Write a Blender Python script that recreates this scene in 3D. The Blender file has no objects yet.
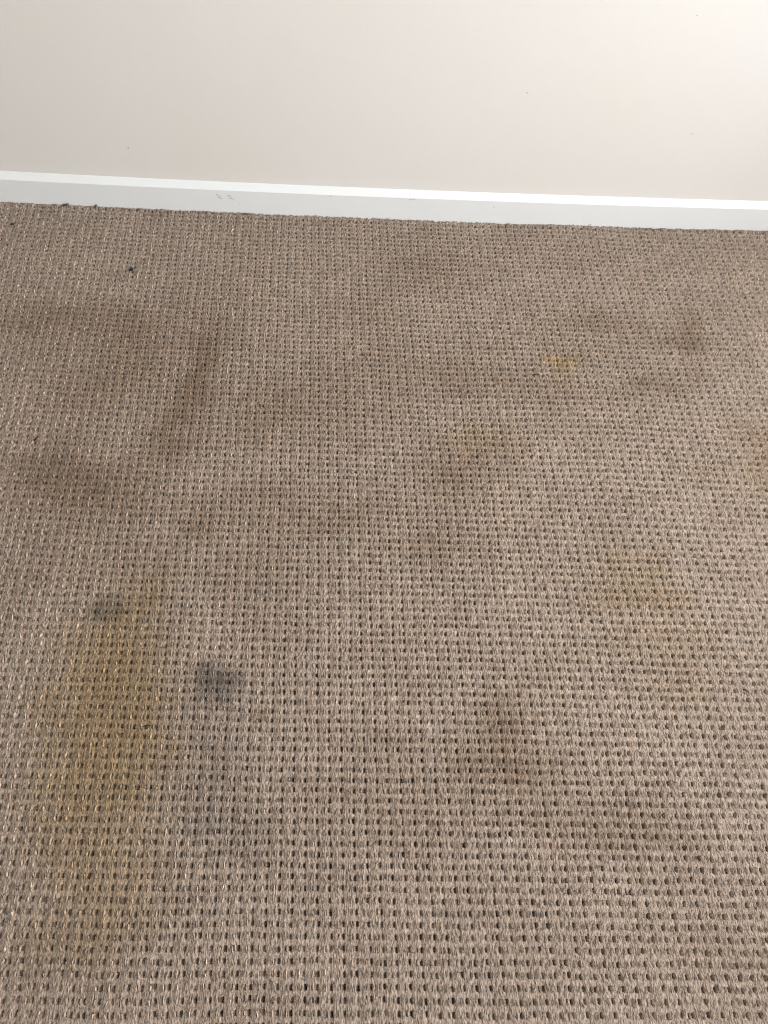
import bpy, math, random
import numpy as np
from mathutils import Matrix, Vector

scene = bpy.context.scene
COL = scene.collection

# ------------------------------------------------------------------ camera
cam_data = bpy.data.cameras.new('camera')
cam_data.sensor_fit = 'HORIZONTAL'
cam_data.sensor_width = 36.0
cam_data.lens = 36.0 * 769.0 / 768.0
cam_data.clip_start = 0.02
cam = bpy.data.objects.new('camera', cam_data)
COL.objects.link(cam)
# columns: camera right, camera up, camera back, in the room's axes (x along the wall, y towards it)
_r = Vector((0.99920431, 0.00532891, 0.03952667)).normalized()
_u = -Vector((0.02495988, -0.85653135, -0.51549107)).normalized()
_b = -Vector((0.03110883, 0.51606748, -0.85598283)).normalized()
cam.matrix_world = Matrix(((_r.x, _u.x, _b.x, 0.0), (_r.y, _u.y, _b.y, 0.0),
                           (_r.z, _u.z, _b.z, 1.25), (0, 0, 0, 1)))
scene.camera = cam

# ------------------------------------------------------------------ daylight, added rear fill and exposure
scene.view_settings.view_transform = 'Standard'
scene.view_settings.look = 'None'
scene.view_settings.gamma = 1.0
scene.view_settings.use_curve_mapping = False
scene.view_settings.exposure = 0.0
scene.cycles.filter_width = 1.0

world = bpy.data.worlds.new('sky')
scene.world = world
world.use_nodes = True
_bg = world.node_tree.nodes['Background']
_bg.inputs[0].default_value = (0.80, 0.88, 1.0, 1)
_bg.inputs[1].default_value = 1.0

RX0, RX1, RY0, CEIL = -4.5, 1.6, -4.0, 2.7
WIN = (0.00, 0.95, 0.9, 2.0)        # window in the right wall: y0, y1, z0, z1


def area_light(name, loc, rot, sx, sy, power, colour):
    d = bpy.data.lights.new(name, 'AREA')
    d.shape = 'RECTANGLE'
    d.size, d.size_y = sx, sy
    d.energy = power
    d.color = colour
    o = bpy.data.objects.new(name, d)
    COL.objects.link(o)
    o.location = loc
    o.rotation_euler = rot
    return o


area_light('window_daylight', (RX1 + 0.02, (WIN[0] + WIN[1]) / 2, (WIN[2] + WIN[3]) / 2),
             (0, math.radians(90), 0), WIN[3] - WIN[2] - 0.1, WIN[1] - WIN[0] - 0.1, 48.0, (0.94, 0.99, 1.07))
FILL_WIN = (-1.9, 1.1, 0.5, 1.9)          # unseen window added to even the wall light: x0, x1, z0, z1
area_light('rear_fill_light', ((FILL_WIN[0] + FILL_WIN[1]) / 2, RY0 - 0.02, (FILL_WIN[2] + FILL_WIN[3]) / 2),
             (math.radians(90), 0, 0), FILL_WIN[1] - FILL_WIN[0] - 0.1, FILL_WIN[3] - FILL_WIN[2] - 0.1, 53.0, (0.94, 0.99, 1.07))  # added fill from behind the camera, evens the wall ahead


# ------------------------------------------------------------------ helpers
def nodes_of(name):
    m = bpy.data.materials.new(name)
    m.use_nodes = True
    nt = m.node_tree
    return m, nt, nt.nodes['Principled BSDF']


class NT:
    """small shorthand for building node trees"""
    def __init__(self, nt):
        self.nt = nt

    def n(self, kind, **kw):
        nd = self.nt.nodes.new(kind)
        for k, v in kw.items():
            setattr(nd, k, v)
        return nd

    def link(self, a, b):
        self.nt.links.new(a, b)

    def math(self, op, a, b=None, c=None, clamp=False):
        nd = self.n('ShaderNodeMath', operation=op, use_clamp=clamp)
        for i, v in enumerate((a, b, c)):
            if v is None:
                continue
            if isinstance(v, (int, float)):
                nd.inputs[i].default_value = v
            else:
                self.link(v, nd.inputs[i])
        return nd.outputs[0]

    def noise(self, vec, scale, detail=2.0, rough=0.5, dist=0.0):
        nd = self.n('ShaderNodeTexNoise')
        nd.inputs['Scale'].default_value = scale
        nd.inputs['Detail'].default_value = detail
        nd.inputs['Roughness'].default_value = rough
        nd.inputs['Distortion'].default_value = dist
        self.link(vec, nd.inputs['Vector'])
        return nd.outputs['Fac']

    def mapping(self, vec, scale=(1, 1, 1), rot=(0, 0, 0)):
        nd = self.n('ShaderNodeMapping')
        nd.inputs['Scale'].default_value = scale
        nd.inputs['Rotation'].default_value = rot
        self.link(vec, nd.inputs['Vector'])
        return nd.outputs[0]

    def rng(self, val, a, b, c, d):
        nd = self.n('ShaderNodeMapRange')
        self.link(val, nd.inputs[0])
        for i, v in enumerate((a, b, c, d)):
            nd.inputs[i + 1].default_value = v
        return nd.outputs[0]

    def mix(self, fac, a, b, mode='MIX'):
        nd = self.n('ShaderNodeMix', data_type='RGBA', blend_type=mode)
        for sock, v in ((nd.inputs[0], fac), (nd.inputs[6], a), (nd.inputs[7], b)):
            if isinstance(v, (int, float)):
                sock.default_value = v
            elif isinstance(v, tuple):
                sock.default_value = v
            else:
                self.link(v, sock)
        return nd.outputs[2]

    def bump(self, height, strength, dist, normal=None):
        nd = self.n('ShaderNodeBump')
        nd.inputs['Strength'].default_value = strength
        nd.inputs['Distance'].default_value = dist
        self.link(height, nd.inputs['Height'])
        if normal is not None:
            self.link(normal, nd.inputs['Normal'])
        return nd.outputs[0]

    def pos(self):
        return self.n('ShaderNodeNewGeometry').outputs['Position']


def srgb(r, g, b):
    def f(c):
        c /= 255.0
        return c / 12.92 if c <= 0.04045 else ((c + 0.055) / 1.055) ** 2.4
    return (f(r), f(g), f(b), 1.0)


def mesh_obj(name, verts, faces, mat, parent=None, smooth=False):
    me = bpy.data.meshes.new(name)
    me.from_pydata([tuple(v) for v in verts], [], [tuple(f) for f in faces])
    me.update()
    if smooth:
        me.polygons.foreach_set('use_smooth', [True] * len(me.polygons))
    me.materials.append(mat)
    o = bpy.data.objects.new(name, me)
    COL.objects.link(o)
    if parent is not None:
        o.parent = parent
    return o


def tag(o, label=None, cat=None, group=None, kind=None):
    for k, v in (('label', label), ('category', cat), ('group', group), ('kind', kind)):
        if v:
            o[k] = v
    return o


def boxes(name, spans, mat, parent=None):
    """one mesh of closed boxes, each (x0,x1,y0,y1,z0,z1)"""
    vs, fs = [], []
    for x0, x1, y0, y1, z0, z1 in spans:
        k = len(vs)
        vs += [(x0, y0, z0), (x1, y0, z0), (x1, y1, z0), (x0, y1, z0),
               (x0, y0, z1), (x1, y0, z1), (x1, y1, z1), (x0, y1, z1)]
        fs += [(k, k + 3, k + 2, k + 1), (k + 4, k + 5, k + 6, k + 7), (k, k + 1, k + 5, k + 4),
               (k + 1, k + 2, k + 6, k + 5), (k + 2, k + 3, k + 7, k + 6), (k + 3, k, k + 4, k + 7)]
    return mesh_obj(name, vs, fs, mat, parent)


# the plastered wall is not dead straight: it bellies a few millimetres into the room
def front_y(x):
    return 1.5945 + 0.0085 * (x - 0.15) ** 2 / 0.75


# ------------------------------------------------------------------ materials
def carpet_material():
    m, nt, bs = nodes_of('woven_carpet')
    t = NT(nt)
    p = t.pos()
    # shear the fibre direction with the carpet's columns
    fib = t.mapping(p, rot=(0, 0, math.radians(-2.8)))
    stain = t.n('ShaderNodeAttribute', attribute_name='stain').outputs['Color']
    fine = t.noise(t.mapping(fib, scale=(560, 150, 300)), 1.0, 2.0, 0.6)
    yarn = t.noise(t.mapping(fib, scale=(260, 70, 200)), 1.0, 2.0, 0.6)
    patch = t.noise(p, 9.0, 4.0, 0.6)
    base = t.mix(t.rng(patch, 0.3, 0.7, 0.0, 1.0), CARPET_A, CARPET_B)
    v = t.math('ADD', t.rng(fine, 0.28, 0.72, 0.26, 1.74), t.rng(yarn, 0.3, 0.7, -0.16, 0.16))
    vv = t.n('ShaderNodeCombineColor')
    for i in range(3):
        t.link(v, vv.inputs[i])
    col = t.mix(1.0, base, vv.outputs[0], 'MULTIPLY')
    col = t.mix(1.0, col, stain, 'MULTIPLY')
    t.link(col, bs.inputs['Base Color'])
    bs.inputs['Roughness'].default_value = 0.62
    bs.inputs['Specular IOR Level'].default_value = 0.35
    bs.inputs['Sheen Weight'].default_value = 0.45
    bs.inputs['Sheen Roughness'].default_value = 0.4
    bs.inputs['Sheen Tint'].default_value = (0.95, 0.88, 0.80, 1)
    hgt = t.math('ADD', t.math('MULTIPLY', fine, 0.6), yarn)
    t.link(t.bump(hgt, 1.0, 0.0040), bs.inputs['Normal'])
    return m


CARPET_A = srgb(166, 145, 127)
CARPET_B = srgb(173, 154, 137)
M = {'carpet': carpet_material()}


def paint_material(name, c0, c1, rough, patch_scale, peel, spec=0.4):
    m, nt, bs = nodes_of(name)
    t = NT(nt)
    p = t.pos()
    t.link(t.mix(t.rng(t.noise(p, patch_scale, 3.0, 0.55), 0.3, 0.7, 0, 1), c0, c1), bs.inputs['Base Color'])
    bs.inputs['Roughness'].default_value = rough
    bs.inputs['Specular IOR Level'].default_value = spec
    t.link(t.bump(t.noise(p, 420.0, 2.0, 0.5), peel, 0.0006), bs.inputs['Normal'])
    return m


M['wall'] = paint_material('cream_wall_paint', srgb(238, 233, 223), srgb(240, 235, 228), 0.75, 3.0, 0.35)
M['ceiling'] = paint_material('white_ceiling_paint', srgb(240, 239, 235), srgb(243, 242, 239), 0.85, 3.0, 0.2)
M['trim'] = paint_material('white_gloss_trim', srgb(246, 247, 243), srgb(248, 249, 246), 0.35, 6.0, 0.08, 0.5)


def plain(name, col, rough=0.7):
    m, nt, bs = nodes_of(name)
    t = NT(nt)
    nz = t.noise(t.pos(), 900.0, 2.0, 0.6)
    t.link(t.mix(t.rng(nz, 0.3, 0.7, 0, 1), col, tuple(c * 0.7 for c in col[:3]) + (1,)), bs.inputs['Base Color'])
    bs.inputs['Roughness'].default_value = rough
    return m


M['dark_bit'] = plain('dark_grit', srgb(38, 30, 25))
M['brown_lint'] = plain('brown_lint', srgb(66, 52, 42))
M['pale_yarn'] = plain('pale_yarn', srgb(214, 204, 190))
M['yarn'] = plain('carpet_yarn', srgb(150, 132, 115))
M['dark_yarn'] = plain('dark_carpet_yarn', srgb(96, 82, 70))
M['scuff'] = plain('grey_scuff', srgb(128, 122, 114))
M['wall_mark'] = plain('wall_mark', srgb(196, 188, 176))
gm, gnt, gbs = nodes_of('window_glass')
gbs.inputs['Base Color'].default_value = (0.95, 0.98, 0.97, 1)
gbs.inputs['Roughness'].default_value = 0.02
gbs.inputs['Transmission Weight'].default_value = 1.0
M['glass'] = gm

# ------------------------------------------------------------------ room shell
# carpet backing: full height round the pile field, recessed under it
PX0, PX1, PY0, PY1 = -1.42, 1.50, -0.32, 1.612     # field of built pile
YB = 1.66
xs = [RX0 - 0.1, PX0, PX1, RX1 + 0.1]
ys = [RY0 - 0.1, PY0, YB]
vs, fs = [], []


def quad(a, b, c, d):
    k = len(vs)
    vs.extend((a, b, c, d))
    fs.append((k, k + 1, k + 2, k + 3))


ZT, ZR = 0.0, -0.024
for i in range(3):
    for j in range(2):
        z = ZR if (i == 1 and j == 1) else ZT
        quad((xs[i], ys[j], z), (xs[i + 1], ys[j], z), (xs[i + 1], ys[j + 1], z), (xs[i], ys[j + 1], z))
quad((PX0, PY0, ZT), (PX0, YB, ZT), (PX0, YB, ZR), (PX0, PY0, ZR))
quad((PX1, PY0, ZR), (PX1, YB, ZR), (PX1, YB, ZT), (PX1, PY0, ZT))
quad((PX0, PY0, ZR), (PX1, PY0, ZR), (PX1, PY0, ZT), (PX0, PY0, ZT))
quad((xs[0], ys[0], -0.06), (xs[0], ys[2], -0.06), (xs[3], ys[2], -0.06), (xs[3], ys[0], -0.06))
floor = mesh_obj('floor', vs, fs, M['carpet'])
_a = floor.data.color_attributes.new('stain', 'FLOAT_COLOR', 'POINT')
_a.data.foreach_set('color', np.ones(len(floor.data.vertices) * 4, dtype=np.float32))
tag(floor, 'worn taupe wall-to-wall carpet with rows of sunken dots and old stains', 'floor', kind='structure')

# wall ahead: a gently bellied slab
nx = 48
wx = np.linspace(RX0 - 0.1, RX1 + 0.1, nx + 1)
vs, fs = [], []
for x in wx:
    y = min(front_y(x), front_y(1.5)) + 0.0135
    vs += [(x, y, -0.06), (x, y, CEIL + 0.05), (x, 1.85, CEIL + 0.05), (x, 1.85, -0.06)]
for i in range(nx):
    a, b = i * 4, i * 4 + 4
    for k in range(4):
        k2 = (k + 1) % 4
        fs.append((a + k, a + k2, b + k2, b + k))
fs += [(0, 3, 2, 1), (nx * 4, nx * 4 + 1, nx * 4 + 2, nx * 4 + 3)]
wall = mesh_obj('wall_back', vs, fs, M['wall'], smooth=False)
tag(wall, 'plain cream painted wall above the white skirting', 'wall', kind='structure')
for x, z, w, hh in ((0.333, 0.322, 0.0028, 0.0014), (0.634, 0.488, 0.0016, 0.0016),
                    (0.719, 0.243, 0.0016, 0.0022), (-0.549, 0.154, 0.0022, 0.0022)):
    y = front_y(x) + 0.0135
    ring = [(x + w * math.cos(a) * (1 + 0.3 * math.sin(3 * a)), z + hh * math.sin(a)) for a in
            [2 * math.pi * i / 8 for i in range(8)]]
    v = [(px, y + 0.001, pz) for px, pz in ring] + [(x + (px - x) * 0.7, y - 0.0004, z + (pz - z) * 0.7) for px, pz in ring]
    f = [(i, (i + 1) % 8, 8 + (i + 1) % 8, 8 + i) for i in range(8)] + [tuple(range(8, 16))]
    mesh_obj('paint_chip', v, f, M['wall_mark'], wall)

T = 0.12
y0, y1, z0, z1 = WIN
tag(boxes('wall_right', [(RX1, RX1 + T, RY0 - T, y0, -0.06, CEIL), (RX1, RX1 + T, y1, 1.60, -0.06, CEIL),
                         (RX1, RX1 + T, y0, y1, -0.06, z0), (RX1, RX1 + T, y0, y1, z1, CEIL)], M['wall']),
    'cream side wall with the window that lights the carpet', 'wall', kind='structure')
tag(boxes('wall_left', [(RX0 - T, RX0, RY0 - T, 1.60, -0.06, CEIL)], M['wall']), 'cream side wall opposite the window', 'wall', kind='structure')
a0, a1, c0, c1 = FILL_WIN
tag(boxes('wall_front', [(RX0, a0, RY0 - T, RY0, -0.06, CEIL), (a1, RX1, RY0 - T, RY0, -0.06, CEIL),
                         (a0, a1, RY0 - T, RY0, -0.06, c0), (a0, a1, RY0 - T, RY0, c1, CEIL)], M['wall']),
    'cream wall with an added fill window facing the skirting wall', 'wall', kind='structure')
tag(boxes('ceiling', [(RX0 - T, RX1 + T, RY0 - T, 1.85, CEIL, CEIL + 0.1)], M['ceiling']), 'flat white ceiling of the room', 'ceiling', kind='structure')
F = 0.05
w1 = boxes('window_1', [(RX1 + 0.03, RX1 + 0.09, y0, y0 + F, z0, z1), (RX1 + 0.03, RX1 + 0.09, y1 - F, y1, z0, z1),
                        (RX1 + 0.03, RX1 + 0.09, y0 + F, y1 - F, z0, z0 + F), (RX1 + 0.03, RX1 + 0.09, y0 + F, y1 - F, z1 - F, z1)], M['trim'])
tag(w1, 'white framed window in the side wall', 'window', kind='structure')
boxes('pane', [(RX1 + 0.055, RX1 + 0.06, y0 + F, y1 - F, z0 + F, z1 - F)], M['glass'], w1)
w2 = boxes('fill_window', [(a0, a0 + F, RY0 - 0.09, RY0 - 0.03, c0, c1), (a1 - F, a1, RY0 - 0.09, RY0 - 0.03, c0, c1),
                        (a0 + F, a1 - F, RY0 - 0.09, RY0 - 0.03, c0, c0 + F), (a0 + F, a1 - F, RY0 - 0.09, RY0 - 0.03, c1 - F, c1)], M['trim'])  # frame built round the added fill light
tag(w2, 'added white framed window that evens light on the skirting wall', 'window', kind='structure')
boxes('pane', [(a0 + F, a1 - F, RY0 - 0.06, RY0 - 0.055, c0 + F, c1 - F)], M['glass'], w2)

# skirting board: square face, bevelled top, slightly rounded arris; two lengths butted near the middle
HF, BV = 0.0640, 0.0130


def skirting(name, xa, xb, parent=None):
    n = max(2, int((xb - xa) / 0.06))
    prof = [(0.0, -0.03), (0.0, HF - 0.0008), (0.0008, HF + 0.0004), (BV - 0.0006, HF + BV), (BV + 0.012, HF + BV), (BV + 0.012, -0.03)]
    v, f = [], []
    for i in range(n + 1):
        x = xa + (xb - xa) * i / n
        y = min(front_y(x), front_y(1.5))
        v += [(x, y + dy, z) for dy, z in prof]
    k = len(prof)
    for i in range(n):
        for j in range(k):
            j2 = (j + 1) % k
            f.append((i * k + j, i * k + j2, (i + 1) * k + j2, (i + 1) * k + j))
    f += [tuple(range(k))[::-1], tuple(n * k + j for j in range(k))]
    return mesh_obj(name, v, f, M['trim'], parent)


base = skirting('baseboard_back', RX0, 0.09885)
tag(base, 'white painted skirting board with bevelled top edge along the cream wall', 'baseboard', kind='structure')
skirting('board_length', 0.0990, RX1, base)
boxes_mat = M['trim']
for side, x0, x1 in (('left', RX0, RX0 + 0.013), ('right', RX1 - 0.013, RX1)):
    tag(boxes('baseboard_' + side, [(x0, x1, RY0, 1.58, 0, HF + BV)], M['trim']),
        'white skirting board along the side wall ' + ('under the window' if side == 'right' else 'opposite the window'), 'baseboard', kind='structure')
tag(boxes('baseboard_front', [(RX0, RX1, RY0, RY0 + 0.013, 0, HF + BV)], M['trim']), 'white skirting board below the added rear window', 'baseboard', kind='structure')


def sliver(name, pts, width, mat, parent, lift=0.0005):
    """thin raised scrape on the skirting face, drawn along pts (x,z)"""
    v, f = [], []
    n = len(pts)
    for i, (x, z) in enumerate(pts):
        a, b = pts[max(i - 1, 0)], pts[min(i + 1, n - 1)]
        dx, dz = b[0] - a[0], b[1] - a[1]
        L = math.hypot(dx, dz) or 1
        wd = width * (0.35 if i in (0, n - 1) else 1.0)
        ox, oz = -dz / L * wd, dx / L * wd
        y = front_y(x)
        v += [(x + ox, y + 0.0004, z + oz), (x, y - lift, z), (x - ox, y + 0.0004, z - oz)]
    for i in range(n - 1):
        k = i * 3
        f += [(k, k + 1, k + 4, k + 3), (k + 1, k + 2, k + 5, k + 4)]
    return mesh_obj(name, v, f, mat, parent)


for cx, cz in ((-0.3575, 0.0462), (-0.3305, 0.0452)):
    sliver('scuff_mark', [(cx - 0.006, cz + 0.0055), (cx - 0.001, cz + 0.004), (cx + 0.003, cz + 0.001)], 0.0011, M['scuff'], base)
    sliver('scuff_mark', [(cx - 0.004, cz - 0.001), (cx + 0.002, cz - 0.003), (cx + 0.008, cz - 0.006)], 0.0011, M['scuff'], base)
for cx, cz, r in ((0.3056, 0.0473, 0.0014), (-0.0907, 0.0600, 0.0012), (0.5523, 0.0052, 0.0020), (-0.31, 0.028, 0.0008)):
    sliver('scuff_mark', [(cx - 1.4 * r, cz), (cx, cz + 0.3 * r), (cx + 1.4 * r, cz)], r, M['scuff'], base)
sliver('scuff_mark', [(0.099, 0.0600), (0.106, 0.0612), (0.114, 0.0605)], 0.0008, M['scuff'], base)

# ------------------------------------------------------------------ carpet pile
PITCH_X, PITCH_Y, SHEAR = 0.01850, 0.01535, -0.0495
PHX, PHY = -0.0149, 0.5376               # centre of one dot
rng = np.random.default_rng(7)


def vnoise(x, y, seed, cell):
    """smooth value noise on arrays, range -1..1"""
    r = np.random.default_rng(seed).random((257, 257)) * 2 - 1
    u, v = x / cell + 91.3, y / cell + 57.7
    i, j = np.floor(u).astype(int), np.floor(v).astype(int)
    fu, fv = u - i, v - j
    fu, fv = fu * fu * (3 - 2 * fu), fv * fv * (3 - 2 * fv)
    i, j = i % 256, j % 256
    return ((r[i, j] * (1 - fu) + r[i + 1, j] * fu) * (1 - fv) + (r[i, j + 1] * (1 - fu) + r[i + 1, j + 1] * fu) * fv)


# lines across one cell (fraction of the pitch), the height there on the rib and in the dot
UU = np.array([-0.43, -0.31, -0.21, -0.13, -0.05, 0.07, 0.145, 0.205, 0.29])
RIB = np.array([-0.2, 1.3, 0.7, 0.4, 0.3, 0.3, 0.3, 0.5, 1.1]) * 0.001
DOT = np.array([0.2, 2.4, -4.2, 0.6, 0.2, -3.0, -11.5, -10.5, 2.2]) * 0.001
VV = np.array([-0.42, -0.27, -0.16, 0.0, 0.16, 0.27])
ENV = np.array([0.0, 0.10, 0.92, 1.0, 0.92, 0.10])

i0 = int(math.floor((PX0 - PHX - 0.10) / PITCH_X)); i1 = int(math.ceil((PX1 - PHX + 0.10) / PITCH_X))
j0 = int(math.floor((PY0 - PHY) / PITCH_Y)) + 1; j1 = int(math.ceil((PY1 - PHY) / PITCH_Y)) + 2
NC, NR = i1 - i0, j1 - j0
nu, nv = len(UU), len(VV)
ci = np.repeat(np.arange(NC), nu); ui = np.tile(np.arange(nu), NC)
rj = np.repeat(np.arange(NR), nv); vi = np.tile(np.arange(nv), NR)
jx = rng.normal(0, 0.045, (NC, NR)); jy = rng.normal(0, 0.06, (NC, NR))
dep = np.clip(rng.normal(1.0, 0.32, (NC, NR)), 0.25, 1.7)
mid = rng.normal(0.0, 0.0019, (NC, NR))
CI, RJ = np.meshgrid(ci, rj, indexing='ij')
UI, VI = np.meshgrid(ui, vi, indexing='ij')
env = ENV[VI]
edge = env * 0.9
cx = (CI + i0 + UU[UI] + jx[CI, RJ] * env) * PITCH_X + PHX
cy = (RJ + j0 + VV[VI] + jy[CI, RJ] * (0.35 + 0.65 * env)) * PITCH_Y + PHY
gx = cx + SHEAR * (cy - PHY)
gy = cy
gx = gx + 0.0035 * vnoise(cx, cy, 3, 0.35) + 0.0011 * vnoise(cx, cy, 4, 0.05)
gy = gy + 0.0040 * vnoise(cx, cy, 5, 0.30) + 0.0012 * vnoise(cx, cy, 6, 0.05)
gz = RIB[UI] * (1 - env) + DOT[UI] * env * np.where(DOT[UI] < 0, dep[CI, RJ], 1.0)
gz = gz + np.where((UI >= 3) & (UI <= 4), env * mid[CI, RJ], 0.0)
gz = gz + rng.normal(0, 0.0005, gz.shape) + 0.0012 * vnoise(cx, cy, 8, 0.11)
# the last rows are pushed up against the skirting
lim = 1.5938 + 0.0085 * (gx - 0.15) ** 2 / 0.75 + 0.0012
near = np.clip((gy - (lim - 0.02)) / 0.02, 0, 1)
gz = gz + near * (0.0012 + 0.0016 * vnoise(gx, gy * 0, 12, 0.02) + 0.0010 * vnoise(gx, gy * 0, 13, 0.007))
gy = np.minimum(gy, lim)
gz = np.where(gy >= lim - 1e-9, np.maximum(gz, -0.001) , gz)
A, B = gx.shape
verts = np.stack([gx, gy, gz], -1).reshape(-1, 3).astype(np.float32)
ia = np.arange(A - 1)[:, None] * B + np.arange(B - 1)[None, :]
quads = np.stack([ia, ia + B, ia + B + 1, ia + 1], -1).reshape(-1, 4)
me = bpy.data.meshes.new('carpet_pile')
me.vertices.add(len(verts)); me.vertices.foreach_set('co', verts.ravel())
me.loops.add(quads.size); me.loops.foreach_set('vertex_index', quads.ravel().astype(np.int32))
me.polygons.add(len(quads))
me.polygons.foreach_set('loop_start', np.arange(0, quads.size, 4, dtype=np.int32))
me.update(calc_edges=True)
me.polygons.foreach_set('use_smooth', np.ones(len(quads), dtype=bool))
me.materials.append(M['carpet'])

# soaked stains and one painted light patch: centre x, y, radii, turn, strength, kind
STAINS = [
    (-0.348,1.037,0.033,0.133,-14,0.62,'b'), (-0.342,1.149,0.030,0.074,-5,0.40,'b'), (-0.377,0.908,0.051,0.054,0,0.42,'b'),
    (-0.635,1.230,0.133,0.045,0,0.45,'b'), (-0.726,1.205,0.064,0.059,0,0.30,'b'), (-0.518,1.185,0.064,0.058,0,0.25,'b'),
    (-0.450,1.300,0.044,0.031,0,0.20,'g'), (-0.554,1.043,0.122,0.106,0,0.42,'b'), (-0.546,0.808,0.131,0.068,0,0.45,'b'),
    (-0.490,0.764,0.111,0.053,0,0.40,'b'), (-0.601,0.841,0.076,0.046,0,0.25,'b'), (-0.343,1.252,0.088,0.091,0,0.25,'b'),
    (-0.458,1.144,0.095,0.085,0,0.30,'b'), (-0.190,0.991,0.092,0.067,0,0.28,'b'), (-0.058,1.035,0.125,0.080,0,0.28,'b'),
    (-0.307,0.722,0.030,0.030,0,0.55,'b'), (-0.209,0.762,0.075,0.044,0,0.30,'b'), (-0.047,0.744,0.094,0.044,0,0.45,'b'),
    (-0.216,0.644,0.072,0.061,0,0.25,'b'), (0.150,0.679,0.093,0.038,0,0.38,'b'), (0.215,0.867,0.080,0.053,0,0.40,'b'),
    (0.164,0.807,0.055,0.051,0,0.30,'b'), (0.290,0.931,0.074,0.035,0,0.28,'y'), (0.091,1.445,0.081,0.055,0,0.28,'b'),
    (0.185,1.406,0.061,0.054,0,0.22,'b'), (0.023,1.223,0.066,0.150,0,0.20,'b'), (0.185,1.099,0.129,0.050,0,0.34,'b'),
    (0.385,1.060,0.129,0.038,0,0.34,'b'), (0.543,1.261,0.115,0.028,0,0.40,'b'), (0.736,1.255,0.037,0.075,-10,0.50,'b'),
    (0.671,1.212,0.082,0.024,0,0.42,'b'), (0.625,1.081,0.061,0.033,8,0.48,'b'), (0.516,1.156,0.067,0.029,0,0.28,'b'),
    (0.709,1.120,0.036,0.029,0,0.30,'b'), (0.433,1.196,0.090,0.042,0,0.20,'b'), (0.236,0.328,0.055,0.042,0,0.50,'b'),
    (0.223,0.373,0.037,0.023,0,0.30,'b'), (0.272,0.278,0.064,0.025,0,0.42,'b'), (0.177,0.280,0.041,0.028,0,0.25,'b'),
    (0.411,0.186,0.093,0.034,0,0.34,'b'), (0.462,0.173,0.043,0.020,0,0.25,'b'), (0.300,0.236,0.063,0.045,0,0.22,'b'),
    (0.041,0.321,0.032,0.021,0,0.34,'b'), (0.120,0.234,0.093,0.059,0,0.18,'b'), (0.011,0.232,0.062,0.044,0,0.14,'b'),
    (0.535,0.046,0.088,0.051,0,0.20,'b'), (-0.466,0.638,0.124,0.060,0,0.20,'b'), (-0.581,0.635,0.070,0.120,0,0.15,'b'),
    (-0.216,0.267,0.077,0.106,0,0.28,'g'), (-0.192,0.187,0.075,0.042,0,0.30,'g'), (-0.151,0.357,0.013,0.010,0,0.60,'b'),
    (-0.155,0.566,0.053,0.115,0,0.15,'b'), (-0.400,0.016,0.109,0.072,0,0.15,'b'), (-0.455,0.398,0.065,0.100,0,0.35,'y'),
    (-0.435,0.256,0.061,0.089,0,0.35,'y'), (-0.320,0.288,0.062,0.107,0,0.25,'y'), (-0.367,0.581,0.042,0.062,0,0.50,'y'),
    (-0.419,0.442,0.082,0.087,0,0.62,'y'), (-0.366,0.469,0.067,0.089,0,0.50,'y'), (-0.412,0.318,0.091,0.094,0,0.62,'y'),
    (-0.340,0.311,0.053,0.078,0,0.40,'y'), (-0.388,0.198,0.089,0.071,0,0.50,'y'), (-0.350,0.117,0.086,0.053,0,0.50,'y'),
    (-0.351,0.047,0.084,0.037,0,0.38,'y'), (-0.416,0.090,0.057,0.051,0,0.20,'y'), (-0.399,0.561,0.045,0.057,0,0.25,'y'),
    (0.507,0.632,0.075,0.053,0,0.46,'y'), (0.458,0.591,0.048,0.028,0,0.35,'y'), (0.555,0.587,0.055,0.020,0,0.40,'y'),
    (0.552,0.506,0.082,0.056,0,0.30,'y'), (0.542,0.425,0.045,0.032,0,0.30,'y'), (0.387,0.484,0.088,0.029,0,0.20,'y'),
    (0.803,0.949,0.046,0.051,0,0.40,'y'), (0.806,0.862,0.033,0.049,0,0.40,'y'), (0.716,0.859,0.041,0.029,0,0.25,'y'),
    (0.307,0.777,0.058,0.045,0,0.15,'y'), (0.439,1.138,0.029,0.020,0,0.75,'o'), (0.409,1.145,0.015,0.012,0,0.35,'o'),
    (0.421,1.095,0.022,0.022,0,0.30,'o'), (0.239,0.929,0.057,0.045,0,0.30,'y'), (-0.198,0.965,0.060,0.046,0,0.25,'y'),
    (-0.426,0.541,0.024,0.021,0,0.75,'g'), (-0.450,0.539,0.017,0.011,0,0.50,'g'), (-0.221,0.402,0.031,0.029,0,0.95,'g'),
    (-0.252,0.440,0.015,0.012,0,0.70,'g'), (-0.199,0.413,0.013,0.017,0,0.50,'g'), (-0.211,0.376,0.016,0.013,0,0.50,'g'),
    (-0.239,0.416,0.016,0.017,0,0.50,'g'), (-0.620,0.840,0.038,0.032,0,0.15,'g'), (0.896,1.465,0.055,0.056,0,0.50,'l'),
    (0.892,1.216,0.023,0.122,0,0.40,'l'), (0.702,0.984,0.085,0.042,0,0.35,'l'), (0.555,0.540,0.072,0.017,0,0.60,'l'),
    (0.288,0.776,0.031,0.032,0,0.40,'l'), (0.400,0.910,0.102,0.050,0,0.20,'l'), (0.712,0.668,0.076,0.085,0,0.30,'l'),  # last patch: brighter light at the right put into the colour
    (0.477,0.398,0.102,0.051,0,0.15,'l'), (-0.256,0.462,0.023,0.028,0,0.35,'l'), (-0.086,1.443,0.141,0.103,0,0.18,'l'),
]
GAIN = {'b': 1.3, 'y': 1.0, 'g': 1.0, 'l': 0.6}
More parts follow.
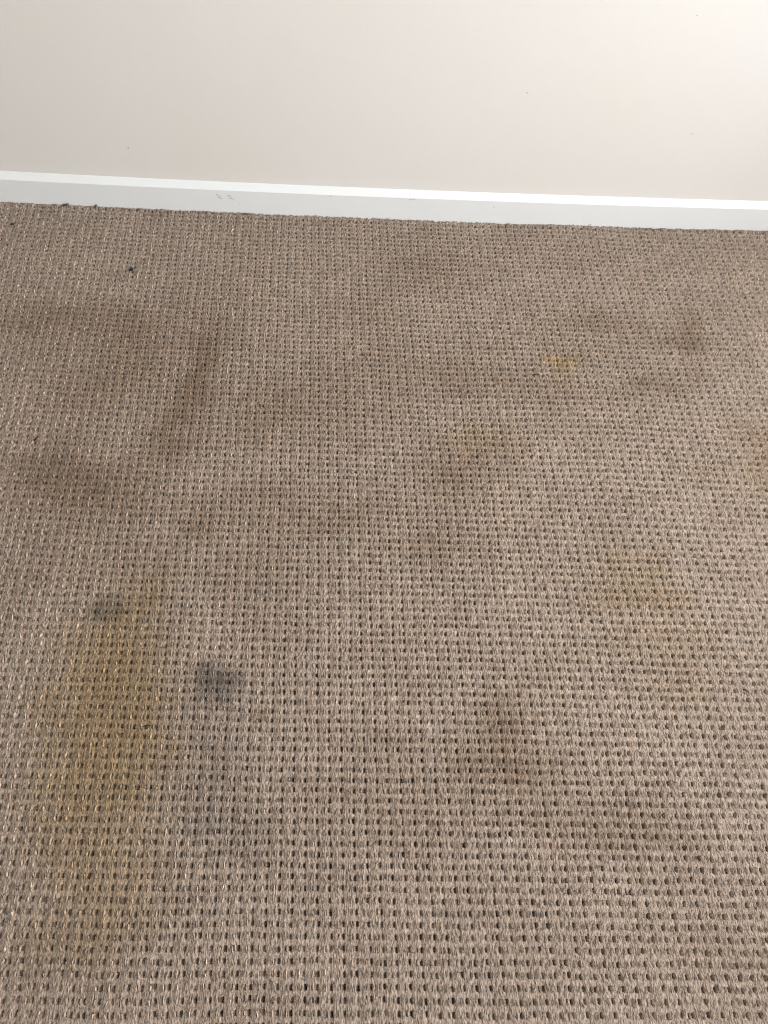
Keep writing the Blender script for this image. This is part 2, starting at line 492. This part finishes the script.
TINT = {'b': (0.61, 0.53, 0.43), 'y': (0.82, 0.74, 0.52), 'o': (1.05, 0.90, 0.52), 'g': (0.46, 0.47, 0.48), 'l': (1.40, 1.40, 1.40)}


def stain_tint(X, Y):
    wx_ = X + 0.020 * vnoise(X, Y, 21, 0.07) + 0.010 * vnoise(X, Y, 22, 0.025) + 0.004 * vnoise(X, Y, 23, 0.009)
    wy_ = Y + 0.020 * vnoise(X, Y, 31, 0.07) + 0.010 * vnoise(X, Y, 32, 0.025) + 0.004 * vnoise(X, Y, 33, 0.009)
    tint = np.ones((len(X), 3))
    for sx, sy, rx, ry, rot, amp, kind in STAINS:
        reach = 2.6 * max(rx, ry) + 0.04
        m = np.nonzero((np.abs(X - sx) < reach) & (np.abs(Y - sy) < reach))[0]
        if not len(m):
            continue
        small = min(1.0, min(rx, ry) / 0.03)
        ex, ey = X[m] + (wx_[m] - X[m]) * small - sx, Y[m] + (wy_[m] - Y[m]) * small - sy
        c, s = math.cos(math.radians(rot)), math.sin(math.radians(rot))
        a, b = (ex * c + ey * s) / rx, (-ex * s + ey * c) / ry
        d2 = a * a + b * b
        g = np.exp(-d2 * 0.85) if kind in 'bl' else np.exp(-(d2 ** 1.35) * 0.75)
        g = np.clip(amp * g * GAIN.get(kind, 1.0), 0, 1)[:, None]
        tint[m] *= 1 - g * (1 - np.array(TINT[kind]))
    tint *= (1 + 0.05 * vnoise(X, Y, 41, 0.05) + 0.05 * vnoise(X, Y, 42, 0.018))[:, None]
    return tint


X = verts[:, 0].astype(float)
tint = stain_tint(X, verts[:, 1].astype(float))
ca = me.color_attributes.new('stain', 'FLOAT_COLOR', 'POINT')
ca.data.foreach_set('color', np.concatenate([tint, np.ones((len(X), 1))], 1).astype(np.float32).ravel())
pile = bpy.data.objects.new('carpet_pile', me)
COL.objects.link(pile)
pile.parent = floor
tag(pile, 'looped taupe pile woven in ribs with sunken dots, stained yellow, brown and grey', kind='stuff')


# yarn loop at the left lip of most dots, glint painted into its colour
cc, rr = np.meshgrid(np.arange(NC), np.arange(NR), indexing='ij')
cc, rr = cc.ravel(), rr.ravel()
keep = rng.random(len(cc)) < 0.88
cc, rr = cc[keep], rr[keep]
K = len(cc)
su = -0.24 + rng.normal(0, 0.045, K)
v0 = -0.30 + rng.normal(0, 0.07, K)
v1 = 0.22 + rng.normal(0, 0.09, K)
lean = rng.normal(0, 0.06, K)
half = 0.0008 + 0.0006 * rng.random(K)
top = 0.0040 + 0.0016 * rng.random(K)
glint_gain = 1.25 + 0.75 * rng.random(K)
sv = np.zeros((K, 9, 3))
for a, (fv, hz, wd) in enumerate(((0.0, 0.55, 0.6), (0.5, 1.0, 1.0), (1.0, 0.55, 0.6))):
    px = (cc + i0 + su + lean * (fv - 0.5)) * PITCH_X + PHX
    py = (rr + j0 + v0 + (v1 - v0) * fv) * PITCH_Y + PHY
    qx = px + SHEAR * (py - PHY) + 0.0035 * vnoise(px, py, 3, 0.35) + 0.0011 * vnoise(px, py, 4, 0.05)
    qy = py + 0.0040 * vnoise(px, py, 5, 0.30) + 0.0012 * vnoise(px, py, 6, 0.05)
    qz = 0.0012 * vnoise(px, py, 8, 0.11)
    for b, (ox, up) in enumerate(((-1, 0), (0, 1), (1, 0))):
        sv[:, a * 3 + b, 0] = qx + ox * half * wd
        sv[:, a * 3 + b, 1] = qy
        sv[:, a * 3 + b, 2] = qz + np.where(up, top * hz + 0.0004, -0.0012)
ok = sv[:, :, 1].max(1) < 1.5938 + 0.0085 * (sv[:, 4, 0] - 0.15) ** 2 / 0.75
sv, glint_gain = sv[ok], glint_gain[ok]
K = len(sv)
fq = np.array([[0, 1, 4, 3], [1, 2, 5, 4], [3, 4, 7, 6], [4, 5, 8, 7]])
sq = (np.arange(K)[:, None, None] * 9 + fq[None]).reshape(-1, 4)
ms = bpy.data.meshes.new('glint_loops')
ms.vertices.add(K * 9); ms.vertices.foreach_set('co', sv.astype(np.float32).ravel())
ms.loops.add(sq.size); ms.loops.foreach_set('vertex_index', sq.ravel().astype(np.int32))
ms.polygons.add(len(sq))
ms.polygons.foreach_set('loop_start', np.arange(0, sq.size, 4, dtype=np.int32))
ms.update(calc_edges=True)
ms.polygons.foreach_set('use_smooth', np.ones(len(sq), dtype=bool))
ms.materials.append(M['carpet'])
lt = stain_tint(sv[:, :, 0].ravel().astype(float), sv[:, :, 1].ravel().astype(float)) * np.repeat(glint_gain, 9)[:, None]  # stain tint, lightened to paint the glint
cb = ms.color_attributes.new('stain', 'FLOAT_COLOR', 'POINT')
cb.data.foreach_set('color', np.concatenate([lt, np.ones((K * 9, 1))], 1).astype(np.float32).ravel())
loops = bpy.data.objects.new('glint_loops', ms)
COL.objects.link(loops)
loops.parent = floor
tag(loops, 'yarn loops tinted as bright glints beside the sunken dots', kind='stuff')


# ------------------------------------------------------------------ loose yarn at the skirting and bits lying on the pile
def strand(name, pts, radii, mat, parent=None, sides=6):
    v, f = [], []
    n = len(pts)
    P = [Vector(p) for p in pts]
    for i in range(n):
        d = (P[min(i + 1, n - 1)] - P[max(i - 1, 0)]).normalized()
        a = d.cross(Vector((0, 0, 1)))
        if a.length < 1e-3:
            a = d.cross(Vector((1, 0, 0)))
        a.normalize()
        b = d.cross(a)
        for k in range(sides):
            t = 2 * math.pi * k / sides
            v.append(P[i] + (a * math.cos(t) + b * math.sin(t)) * radii[i])
    for i in range(n - 1):
        for k in range(sides):
            k2 = (k + 1) % sides
            f.append((i * sides + k, i * sides + k2, (i + 1) * sides + k2, (i + 1) * sides + k))
    f += [tuple(range(sides))[::-1], tuple((n - 1) * sides + k for k in range(sides))]
    return mesh_obj(name, v, f, mat, parent, smooth=True)


def yarn_end(x, dx, h, r, mat, name='loose_yarn'):
    y = front_y(x) - 0.0035
    strand(name, [(x - dx, y, -0.001), (x - dx * 0.3, y, h * 0.45), (x + dx * 0.4, y - 0.0008, h * 0.75), (x + dx, y - 0.001, h)],
           [r, r * 1.05, r * 0.8, r * 0.3], mat, floor)


yarn_end(-0.760, 0.006, 0.0048, 0.0022, M['yarn'])
yarn_end(-0.735, 0.011, 0.0085, 0.0024, M['dark_yarn'])
yarn_end(-0.661, 0.003, 0.0095, 0.0030, M['dark_yarn'])
yarn_end(-0.300, 0.008, 0.0035, 0.0022, M['dark_yarn'])
random.seed(5)
xq = -0.95
while xq < 1.1:                           # frayed fringe of cut yarn ends along the skirting
    yarn_end(xq, random.uniform(-0.006, 0.007), random.uniform(0.0015, 0.0045), random.uniform(0.0012, 0.0020), M['yarn'], 'fringe_yarn')
    xq += random.uniform(0.012, 0.03)
strand('loose_yarn', [(-0.335, 1.5885, 0.004), (-0.334, 1.580, 0.0035), (-0.336, 1.570, 0.003), (-0.335, 1.560, 0.002)],
       [0.0006, 0.0010, 0.0010, 0.0005], M['pale_yarn'], floor)

grit = strand('grit_crumb', [(-0.541, 1.379, 0.0050), (-0.539, 1.381, 0.0056), (-0.5365, 1.384, 0.0056), (-0.534, 1.386, 0.0050)],
              [0.0018, 0.0042, 0.0040, 0.0016], M['dark_bit'])
tag(grit, 'small round black crumb on clean carpet near the skirting', 'crumb')
for cx_, cy_, ang, L, r, mt, lab in (
        (0.593, 0.939, 10, 0.011, 0.0013, 'dark_bit', 'short dark fibre lying between the brown smudge and the pale worn patch'),
        (0.370, 1.104, 8, 0.012, 0.0014, 'brown_lint', 'tiny dark brown fibre beside the small orange stain'),
        (0.660, 0.415, -35, 0.012, 0.0016, 'brown_lint', 'dark curled fleck on the pale carpet past the faded yellow stain'),
        (-0.640, 0.897, 60, 0.010, 0.0018, 'dark_bit', 'dark fleck caught in the brown grimy patch of carpet'),
        (-0.332, 0.340, 5, 0.013, 0.0010, 'dark_bit', 'thin dark thread lying on the large olive-yellow stain'),
        (-0.842, 1.522, 20, 0.008, 0.0024, 'dark_bit', 'dark crumb sunk in the carpet close to the frayed yarn at the skirting')):
    c, s = math.cos(math.radians(ang)) * L / 2, math.sin(math.radians(ang)) * L / 2
    o = strand('lint_fibre' if r < 0.0017 else 'lint_fleck',
               [(cx_ - c, cy_ - s, 0.0040), (cx_ - c * 0.3, cy_ - s * 0.3 + 0.001, 0.0050), (cx_ + c * 0.4, cy_ + s * 0.4 + 0.001, 0.0050), (cx_ + c, cy_ + s, 0.0040)],
               [r * 0.5, r, r, r * 0.4], M[mt])
    tag(o, lab, 'lint')
